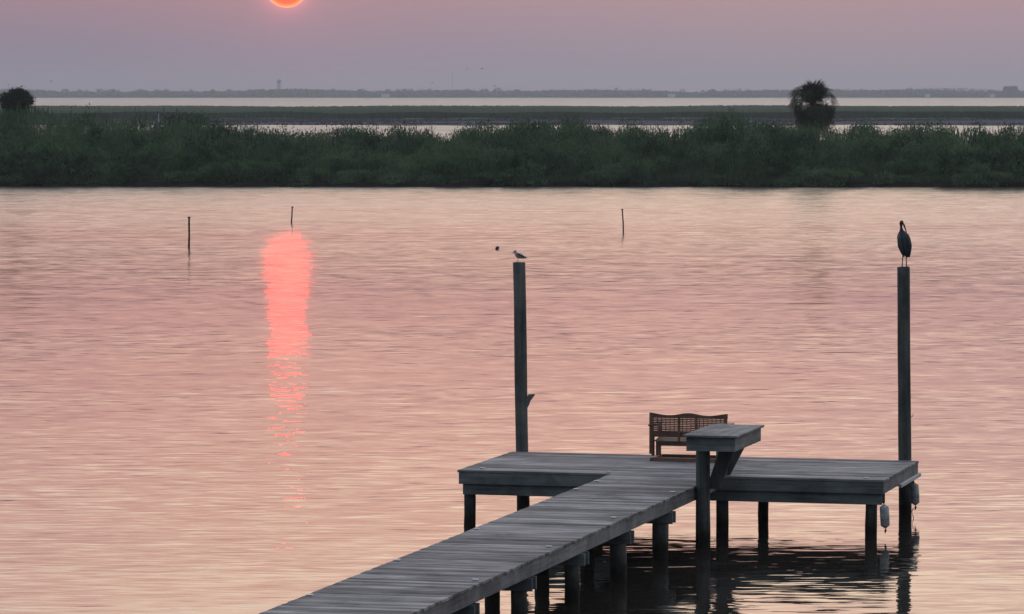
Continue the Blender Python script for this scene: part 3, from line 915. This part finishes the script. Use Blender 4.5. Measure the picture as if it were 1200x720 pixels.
for i in range(620):
    k = rng.uniform() ** 1.1
    cy = 282.9 + k * 28
    cx = rng.uniform(-58, 58)
    zt = float(cap_h(np.array([cx]), np.array([cy]))[0]) + rng.uniform(-.30, .30)
    zt = max(zt, 1.0)
    rx = rng.uniform(.7, 1.9)
    cy -= .045 * (cx + 38) * max(0, min(1, (312 - cy) / 28))
    V, F = clump_leaves(cx, cy, zt, rx, rx * .9, int(1150 * rx), .125)
    Vs.append(V); Fs.append(F + off); off += len(V)
for i in range(90):                 # low growth and tussocks leaning out over the waterline
    cx = rng.uniform(-50, 50); cy = 282.6 - .045 * (cx + 38) + rng.uniform(-1.2, 1.2)
    rx = rng.uniform(.4, 1.3)
    V, F = clump_leaves(cx, cy, rng.uniform(.35, 1.1), rx, rx * .7, int(420 * rx), .11, -.05)
    Vs.append(V); Fs.append(F + off); off += len(V)
# wispy tips above the growth
n = 16000
x = rng.uniform(-60, 60, n); y = rng.uniform(296, 318, n)
zt = top_z(x, y) + .30 * ragged(x, y, 9) + rng.uniform(-.9, -.02, n)
V, F = blades(x, y, zt - rng.uniform(.4, .9, n), rng.uniform(.3, .75, n), rng.uniform(.03, .07, n), rng.uniform(0, .5, n))
Vs.append(V); Fs.append(F + off)
o = link('scrub', tri_mesh('scrub', np.concatenate(Vs), np.concatenate(Fs), M['leaf']))
tag(o, 'soft dark green scrub massed along the far bank', 'scrub', kind='stuff')

# bushes one can tell apart
def bush(px, py_top, ydist, rx, nl, label, cat='shrub', sz=.17, name='shrub', group=None):
    ydist -= .045 * ((px - 600) * .06 + 38) * max(0, min(1, (312 - ydist) / 28))
    c = at_y(px, py_top, ydist)
    t_ = thing(name, (c.x, c.y, .3), 0, label, cat, group)
    V, F = clump_leaves(0, 0, c.z - .3, rx, rx, nl, sz, 0.0)
    o = link('foliage', tri_mesh('foliage', V, F, M['leaf']), t_)
    b = MB(); rs = random.Random(int(px))
    for k in range(5):
        a = rs.uniform(0, 6.28); q = rs.uniform(.3, .7) * rx
        b.loft([(math.cos(a) * .08, math.sin(a) * .08, -.15), (math.cos(a) * q * .4, math.sin(a) * q * .4, (c.z - .3) * .4), (math.cos(a) * q, math.sin(a) * q, (c.z - .3) * .8)], [.05, .035, .015], 6)
    b.build('stem', M['bark'], t_)
bush(22, 176, 284.5, 1.55, 2600, 'rounded shrub at the water edge in the lower left corner of the far bank')
bush(14, 131, 306, 1.5, 2600, 'dark scrubby bush directly under the round tree at the left edge')
bush(52, 170, 285.5, 1.8, 3200, 'broad pale rounded shrub at the water edge second from the left end of the bank')
bush(100, 182, 284.5, 1.2, 1600, 'low dark shrub third from the left end of the bank at the water edge')
bush(612, 178, 285, 1.7, 2600, 'rounded shrub at the water edge behind the tall left pile')
bush(880, 166, 287, 2.1, 3600, 'bushy dark green shrub standing below and left of the round palm')
bush(1128, 176, 285.5, 1.9, 3000, 'rounded shrub at the water edge near the right end of the far bank')
bush(1178, 168, 286, 1.9, 3000, 'tall rounded shrub at the far right end of the bank')

# dark bushy tree at the left end
def bushy_tree():
    yd = 312.0
    c = at_y(19, 119, yd)
    t_ = thing('tree', (c.x, c.y, .3), 0, 'dark round bushy tree rising above the reeds at the left edge', 'tree')
    k = yd / FPX
    n = 5200
    u = rng.normal(size=(n, 3)); u /= np.linalg.norm(u, axis=1)[:, None]
    r_ = rng.uniform(.1, 1, n) ** .4
    th = np.arctan2(u[:, 2], u[:, 0])
    r_ *= 1 + .10 * np.sin(5 * th + 1) + .08 * np.sin(11 * th)
    C = u * r_[:, None] * np.array([18.0, 17, 13.5]) * k * (1 + .12 * rng.normal(size=(n, 1)) * (r_[:, None] > .8))
    C[:, 2] += c.z - .3
    V, F = leaves(C, rng.uniform(.09, .2, n), .6)
    # thin twigs poking out of the crown
    m_ = 420
    a = rng.uniform(-.3, PI + .3, m_)
    rr_ = rng.uniform(.75, 1.0, m_)
    bx, bz = np.cos(a) * 18 * k * rr_, np.sin(a) * 13.5 * k * rr_ + c.z - .3
    ex, ez = bx + np.cos(a) * rng.uniform(.15, .42, m_), bz + np.sin(a) * rng.uniform(.15, .42, m_)
    by = rng.uniform(-1, 1, m_) * .8
    T = np.stack([np.stack([bx - .02, by, bz + .02], 1), np.stack([bx + .02, by, bz - .02], 1), np.stack([ex, by, ez], 1)], 1).reshape(-1, 3)
    F2 = np.arange(m_ * 3).reshape(m_, 3) + len(V)
    link('crown', tri_mesh('crown', np.concatenate([V, T]), np.concatenate([F, F2]), M['palm']), t_)
    b = MB(); b.loft([(0, 0, -.2), (.05, 0, 1.5), (-.05, 0, 3), (0, 0, c.z - .3)], [.16, .13, .12, .08], 10)
    for a in (.6, 1.5, 2.4, 3.6, 5):
        b.loft([(0, 0, 3.2), (math.cos(a) * .5, math.sin(a) * .5, 4.3), (math.cos(a) * .9, math.sin(a) * .9, 5.3)], [.08, .05, .02], 6)
    b.build('trunk', M['bark'], t_, smooth=True)
bushy_tree()

# cabbage palm
def palm():
    yd = 310.0
    hub = at_y(953, 121, yd)
    t_ = thing('palm_tree', (hub.x, hub.y, .3), 0, 'round headed cabbage palm with fan fronds standing above the reeds', 'palm tree')
    hz = hub.z - .3
    b = MB(); b.loft([(0, 0, -.3), (.04, 0, hz * .3), (-.02, 0, hz * .7), (0, 0, hz), (0, 0, hz + .35)], [.24, .20, .20, .26, .1], 12, jit=.06, rnd=random.Random(4), ref=(0, 1, 0))
    b.build('trunk', M['bark'], t_, smooth=True)
    def fan(pl, L0, tilt, seed, wd=.034, nseg=24):
        """petiole along +x, then a fan of narrow leaflets turned down by tilt"""
        r2 = random.Random(seed)
        b = MB()
        b.loft([(0, 0, 0), (pl * .5, 0, .05), (pl, 0, .04)], [.024, .018, .014], 5)
        ct, st = math.cos(tilt), math.sin(tilt)
        for i in range(nseg):
            a = R(-120 + 240 * i / (nseg - 1)) + r2.uniform(-.04, .04)
            L = L0 * (1 - .28 * abs(a) / 2.1) * r2.uniform(.82, 1.08)
            d = Vector((math.cos(a) * ct, math.sin(a), -math.cos(a) * st)); nrm_ = Vector((-math.sin(a) * ct, math.cos(a), math.sin(a) * st))
            dr = r2.uniform(.10, .24) * L0
            c0 = Vector((pl, 0, .04))
            p1 = c0 + d * L * .55; p2 = c0 + d * L * .82 + Vector((0, 0, -dr * .3)); p3 = c0 + d * L + Vector((0, 0, -dr))
            b.add([c0, p1 - nrm_ * wd, p1 + nrm_ * wd, p2 - nrm_ * wd * .7, p2 + nrm_ * wd * .7, p3], [(0, 1, 2), (1, 3, 4, 2), (3, 5, 4)])
        return b
    def bank_of(fs, mat):
        out = []
        for f in fs:
            m_ = f.mesh('frond'); m_.materials.append(M[mat]); out.append(m_)
        return out
    up = bank_of([fan(.80, .88, .1, 90), fan(.45, .95, .1, 91), fan(.65, .9, .1, 92), fan(.30, .8, .2, 93)], 'palm')
    droop = bank_of([fan(1.50, .95, R(50 + 14 * k), 95 + k, .026) for k in range(4)], 'palm')
    dead = bank_of([fan(1.15, 1.15, .3, 99 + k, .034) for k in range(4)], 'deadpalm')
    r2 = random.Random(17)
    def put(ms, i, z, roll, elv, az, sc):
        o = link('frond', ms[i % 4], t_, (0, 0, z))
        o.rotation_euler = (roll, -elv, az); o.scale = (sc, sc, sc)
    for i in range(46):             # upright head
        elv = R(88 - 46 * (i / 45) ** .8)
        put(up, i, hz + .1, r2.uniform(-1.1, 1.1), elv, i * 2.39996, r2.uniform(.96, 1.18))
    for i in range(64):             # arching side fronds hang their fans well clear of the trunk
        az = i * 2.39996 + r2.uniform(-.1, .1)
        elv = R(44 - 92 * (i / 63) ** .85) + r2.uniform(-.08, .08)
        if abs(math.cos(az)) < .42 and elv > R(-8): continue
        if R(0) < elv < R(24) and r2.random() < .55: continue
        put(droop, i, hz + .05 - .2 * i / 63, r2.uniform(-.9, .9), elv, az, r2.uniform(.86, 1.08))
    for i in range(44):             # skirt of dead fronds
        az = i * 2.39996
        put(dead, i, hz - .15 - .018 * i, r2.uniform(-.5, .5), -R(66 - 1.15 * i) + r2.uniform(-.12, .12), az, r2.uniform(.78, 1.0))
palm()
# pale marker stake among the scrub on the left
p = at_y(186, 142, 318)
t_ = thing('marker_stake', (p.x, p.y, .3), 0, 'thin pale marker stake poking out of the reeds on the left', 'stake')
b = MB(); b.loft([(0, 0, -.2), (0, 0, at_y(186, 133.5, 318).z - .3)], [.03, .03], 8); b.build('pole', M['strip'], t_)

# ------------------------------------------------------------------ middle marsh, 820 m to 1850 m out
def z_mid(X, Y, d):
    return np.clip(-0.4 + d * .05, -0.4, 0.18) + .05 * np.sin(X * .05) * np.sin(Y * .03)
bank_sheet('mud_flat', -620, 620, 815, 1016, 300, 30, z_mid, M['flat'])
xs = np.linspace(-700, 700, 240)
def z_mid2(X, Y, d):
    return np.clip(-0.3 + d * .05, -0.3, .34) + .06 * np.sin(X * .03 + 1) * np.sin(Y * .02)
bank_sheet('marsh_island', -700, 700, 1008, 1840, 300, 60, z_mid2, M['marshground'])
n = 30000
x = rng.uniform(-190, 190, n); y = 1016 + 30 * rng.uniform(0, 1, n) + 4 * ragged(x * .05, y[:1] * 0, 3)
lump = .55 + .45 * ragged(x * .06, x * 0, 13)
h = np.clip(1.25 + .45 * lump + rng.uniform(-.4, .25, n), .5, 2.6)
V, F = blades(x, y, np.full(n, .1), h, rng.uniform(.3, .8, n), rng.uniform(0, .2, n))
o = link('dark_marsh_scrub', tri_mesh('dark_marsh_scrub', V, F, M['darkleaf'])); tag(o, 'dark scrub line along the front of the middle marsh', 'scrub', kind='stuff')
n = 60000
x = rng.uniform(-320, 320, n); y = 1045 + 780 * rng.uniform(0, 1, n)
h = np.clip(.75 + .22 * ragged(x * .03, y * .01, 21) + rng.uniform(-.25, .2, n), .3, 2)
V, F = blades(x, y, np.full(n, .25), h, rng.uniform(.5, 1.4, n), rng.uniform(0, .2, n))
o = link('marsh_grass', tri_mesh('marsh_grass', V, F, M['farleaf'])); tag(o, 'flat green marsh grass on the middle island', 'grass', kind='stuff')
n = 16000
x = rng.uniform(-170, 170, n); y = rng.uniform(822, 1010, n)
keep = ragged(x * .04, y * .03, 33) > -.2
x, y = x[keep], y[keep]; n = len(x)
V, F = blades(x, y, np.full(n, .02), rng.uniform(.15, .5, n), rng.uniform(.3, 1.0, n), rng.uniform(0, .2, n))
M['dry'] = leaf_mat('grey_dry_stubble', [(0.3, (0.05, 0.05, 0.055)), (0.7, (0.10, 0.10, 0.11))], .02, .3)
o = link('dry_stubble', tri_mesh('dry_stubble', V, F, M['dry'])); tag(o, 'grey dry stubble on the mud flat behind the near bank', 'stubble', kind='stuff')

# ------------------------------------------------------------------ far shore
def z_far(X, Y, d):
    return np.clip(-1 + d * .04, -1.0, .9) + 0 * X
bank_sheet('far_shore', -2600, 2600, 6050, 8000, 260, 12, z_far, M['marshground'])
V0, F0 = [], []
ico_v = []; 
g = (1 + 5 ** .5) / 2
iv = np.array([(-1, g, 0), (1, g, 0), (-1, -g, 0), (1, -g, 0), (0, -1, g), (0, 1, g), (0, -1, -g), (0, 1, -g), (g, 0, -1), (g, 0, 1), (-g, 0, -1), (-g, 0, 1)]) / math.sqrt(1 + g * g)
if_ = np.array([(0, 11, 5), (0, 5, 1), (0, 1, 7), (0, 7, 10), (0, 10, 11), (1, 5, 9), (5, 11, 4), (11, 10, 2), (10, 7, 6), (7, 1, 8), (3, 9, 4), (3, 4, 2), (3, 2, 6), (3, 6, 8), (3, 8, 9), (4, 9, 5), (2, 4, 11), (6, 2, 10), (8, 6, 7), (9, 8, 1)])
off = 0
n = 5200
X = rng.uniform(-1700, 1700, n); Y = rng.uniform(6150, 6600, n)
Hh = 8.0 + 2.2 * ragged(X * .004, X * 0, 41) + 1.4 * ragged(X * .02, X * 0, 42) + rng.uniform(-2, 2, n) + np.where(X < -600, 1.5, 0) + np.where(X > 300, 1.0, 0)
for i in range(n):
    hh = max(3.0, Hh[i]); r_ = rng.uniform(3, 7)
    P_ = iv * (1 + rng.uniform(-.22, .22, (12, 1))) * np.array([r_, r_, hh * .5]) + np.array([X[i], Y[i], hh * .55])
    V0.append(P_); F0.append(if_ + off); off += 12
# leafy tufts breaking the outline
n2 = 24000
xx = rng.uniform(-1700, 1700, n2); yy = rng.uniform(6140, 6300, n2)
hb = np.clip(8.4 + 2.2 * ragged(xx * .004, xx * 0, 41) + 1.4 * ragged(xx * .02, xx * 0, 42) + np.where(xx < -600, 1.5, 0) + np.where(xx > 300, 1.0, 0), 3, 20)
bl_ = 2.2 * ragged(xx * .012, yy * 0, 78) + np.clip(ragged(xx * .05, yy * 0, 77) - .5, 0, 1.2) * rng.uniform(0, 4.5, n2)
C = np.stack([xx, yy, hb * rng.uniform(.55, 1.12, n2) + bl_], 1)
V, F = leaves(C, rng.uniform(.8, 2.2, n2), .3)
V0.append(V); F0.append(F + off)
off += len(V)
for i in range(330):
    cx, cy = rng.uniform(-1500, 1500), rng.uniform(6140, 6200)
    hh = rng.uniform(9.5, 14.5) * (1.0 if rng.uniform() < .8 else 1.15); r_ = rng.uniform(2.5, 8)
    m_ = int(26 * r_)
    u = rng.normal(size=(m_, 3)); u /= np.linalg.norm(u, axis=1)[:, None]; u *= rng.uniform(.3, 1, (m_, 1)) ** .5
    C = u * np.array([r_, r_, hh * .3]) + np.array([cx, cy, hh * .68])
    V, F = leaves(C, rng.uniform(.8, 2.0, m_), .3)
    V0.append(V); F0.append(F + off); off += len(V)
o = link('far_woods', tri_mesh('far_woods', np.concatenate(V0), np.concatenate(F0), M['fartree'])); tag(o, 'hazy blue grey line of woods along the far shore', 'woods', kind='stuff')
# taller grove at the right end
def grove(px, py_top, w_px, yd, label):
    c = at_y(px, py_top, yd)
    t_ = thing('tree', (c.x, c.y, .8), 0, label, 'tree')
    k = yd / FPX
    n = 2600
    u = rng.uniform(-1, 1, (n, 3))
    H = c.z - .8
    C = np.stack([u[:, 0] * w_px * k / 2 * (1 - .10 * np.abs(u[:, 2])), u[:, 1] * 8, H * (.6 + .4 * u[:, 2]) * (1 - .06 * np.abs(np.sin(u[:, 0] * 5)))], 1)
    V, F = leaves(C, rng.uniform(1.0, 2.6, n), .3)
    link('crown', tri_mesh('crown', V, F, M['fartree']), t_)
    b = MB()
    for k2 in range(3):
        xo = (k2 - 1) * w_px * k / 3.5
        b.loft([(xo, 0, -.5), (xo, 0, H * .6)], [.5, .3], 8)
    b.build('trunk', M['bark'], t_)
grove(1184, 101.2, 17, 6120, 'taller hazy clump of trees on the far shore at the right edge')

def water_tower():
    p = at_y(327, 110, 6300)
    t_ = thing('water_tower', (p.x, p.y, .8), 0, 'faint hazy water tower standing above the far woods near the sun', 'water tower')
    top = at_y(327, 93, 6300).z - .8
    b = MB(); b.loft([(0, 0, top - 5.6), (0, 0, top - 4.8), (0, 0, top - 3.4), (0, 0, top - 1.2), (0, 0, top - .2), (0, 0, top)], [1.5, 3.2, 3.8, 3.6, 1.8, .3], 18, ref=(0, 1, 0))
    b.build('tank', M['tank'], t_, smooth=True)
    for a in range(6):
        q = a * PI / 3
        b = MB(); b.loft([(math.cos(q) * 4.0, math.sin(q) * 4.0, -.5), (math.cos(q) * 3.2, math.sin(q) * 3.2, top - 4.4)], [.3, .25], 6)
        b.build('leg', M['tank'], t_)
    b = MB(); b.loft([(0, 0, -.5), (0, 0, top - 5.2)], [.9, .8], 10); b.build('riser_pipe', M['tank'], t_)
water_tower()
def mast(px, py, yd, r_, label, lean=0):
    p = at_y(px, 110, yd); top = at_y(px, py, yd).z - .8
    t_ = thing('radio_mast', (p.x, p.y, .8), 0, label, 'mast')
    b = MB()
    for k in range(3):
        a = k * 2.0944
        b.loft([(math.cos(a) * r_, math.sin(a) * r_, -.5), (math.cos(a) * r_ * .8 + lean, math.sin(a) * r_ * .8, top)], [.13, .11], 6)
    for k in range(int(top / 2)):
        for s_ in range(3):
            a, c = s_ * 2.0944, (s_ + 1) * 2.0944
            f_ = lean * k * 2 / top
            b.bar((math.cos(a) * r_ * .9 + f_, math.sin(a) * r_ * .9, k * 2), (math.cos(c) * r_ * .9 + f_, math.sin(c) * r_ * .9, k * 2 + 2), .10, .10)
    b.build('lattice', M['tank'], t_)
mast(530, 83, 6200, .55, 'thin faint radio mast rising above the far woods')
for px, w_, yd, lab in ((787, 8, 6110, 'tiny pale house on the far shore behind the middle of the water'),
                        (1087, 5, 6110, 'tiny pale house on the far shore right of the round palm'),
                        (1163, 5, 6112, 'tiny pale house on the far shore near the right edge'),
                        (452, 9, 6110, 'tiny pale house on the far shore between the water tower and the mast')):
    p = at_y(px, 113.4, yd); k = yd / FPX
    t_ = thing('house', (p.x, p.y, .8), 0, lab, 'house')
    W_ = w_ * k / 2
    b = MB(); b.box(-W_, W_, -4, 4, -.5, 2.8); b.build('wall', M['house'], t_)
    b = MB(); b.add([(-W_ - .4, -4.5, 2.8), (W_ + .4, -4.5, 2.8), (W_ + .4, 4.5, 2.8), (-W_ - .4, 4.5, 2.8), (-W_ - .4, 0, 5), (W_ + .4, 0, 5)],
                    [(0, 1, 5, 4), (2, 3, 4, 5), (0, 4, 3), (1, 2, 5), (0, 3, 2, 1)]); b.build('roof', M['roof'], t_)
# birds on the wing, far off
for px, py, s_, lab in ((547.5, 81, .9, 'tiny flying bird in the sky just right of the radio mast'), (564.5, 81.2, 1.3, 'flying bird farthest right in the sky beyond the radio mast'),
                        (506.5, 97.5, .7, 'tiny flying bird low in the sky left of the radio mast'), (579.5, 101.2, .8, 'tiny flying bird just above the woods right of the mast'),
                        (10, 99, .7, 'tiny flying bird above the dark tree at the left edge'), (60, 95.5, .8, 'tiny flying bird in the sky right of the dark left tree')):
    yd = 900.0
    p = at_y(px, py, yd)
    t_ = thing('flying_bird', p, random.uniform(-.6, .6), lab, 'bird', 'birds flying far off')
    b = MB(); b.loft([(-.03, .22, 0), (0, .12, .01), (0, -.05, 0), (0, -.25, 0)], [.02, .07, .08, .02], 8); b.build('body', M['birdfar'], t_, smooth=True)
    for sg in (-1, 1):
        b = MB(); w2 = .42 * s_
        b.add([(0, .1, .03), (0, -.08, .03), (sg * w2 * .5, -.05, .03 + .18 * s_), (sg * w2 * .5, .14, .03 + .18 * s_), (sg * w2, -.06, .08 * s_),
               (0, .1, .01), (0, -.08, .01), (sg * w2 * .5, -.05, .01 + .18 * s_), (sg * w2 * .5, .14, .01 + .18 * s_)],
              [(0, 1, 2, 3), (3, 2, 4), (8, 7, 6, 5), (8, 4, 7), (0, 3, 8, 5), (1, 6, 7, 2), (3, 4, 8), (2, 7, 4)])
        b.build('wing', M['birdfar'], t_)

# ------------------------------------------------------------------ haze
m, nt = new_mat('dusk_haze')
pv = nd(nt, 'ShaderNodeVolumePrincipled')
pv.inputs['Color'].default_value = (0.92, 0.93, 0.97, 1)
pv.inputs['Density'].default_value = 0.00013
pv.inputs['Anisotropy'].default_value = 0.0
o = nd(nt, 'ShaderNodeOutputMaterial'); lk(nt, pv.outputs[0], o.inputs['Volume'])
b = MB(); b.box(-3500, 3500, -110, 8500, -2.2, 46)
hz_ = b.build('haze', m); tag(hz_, kind='stuff')
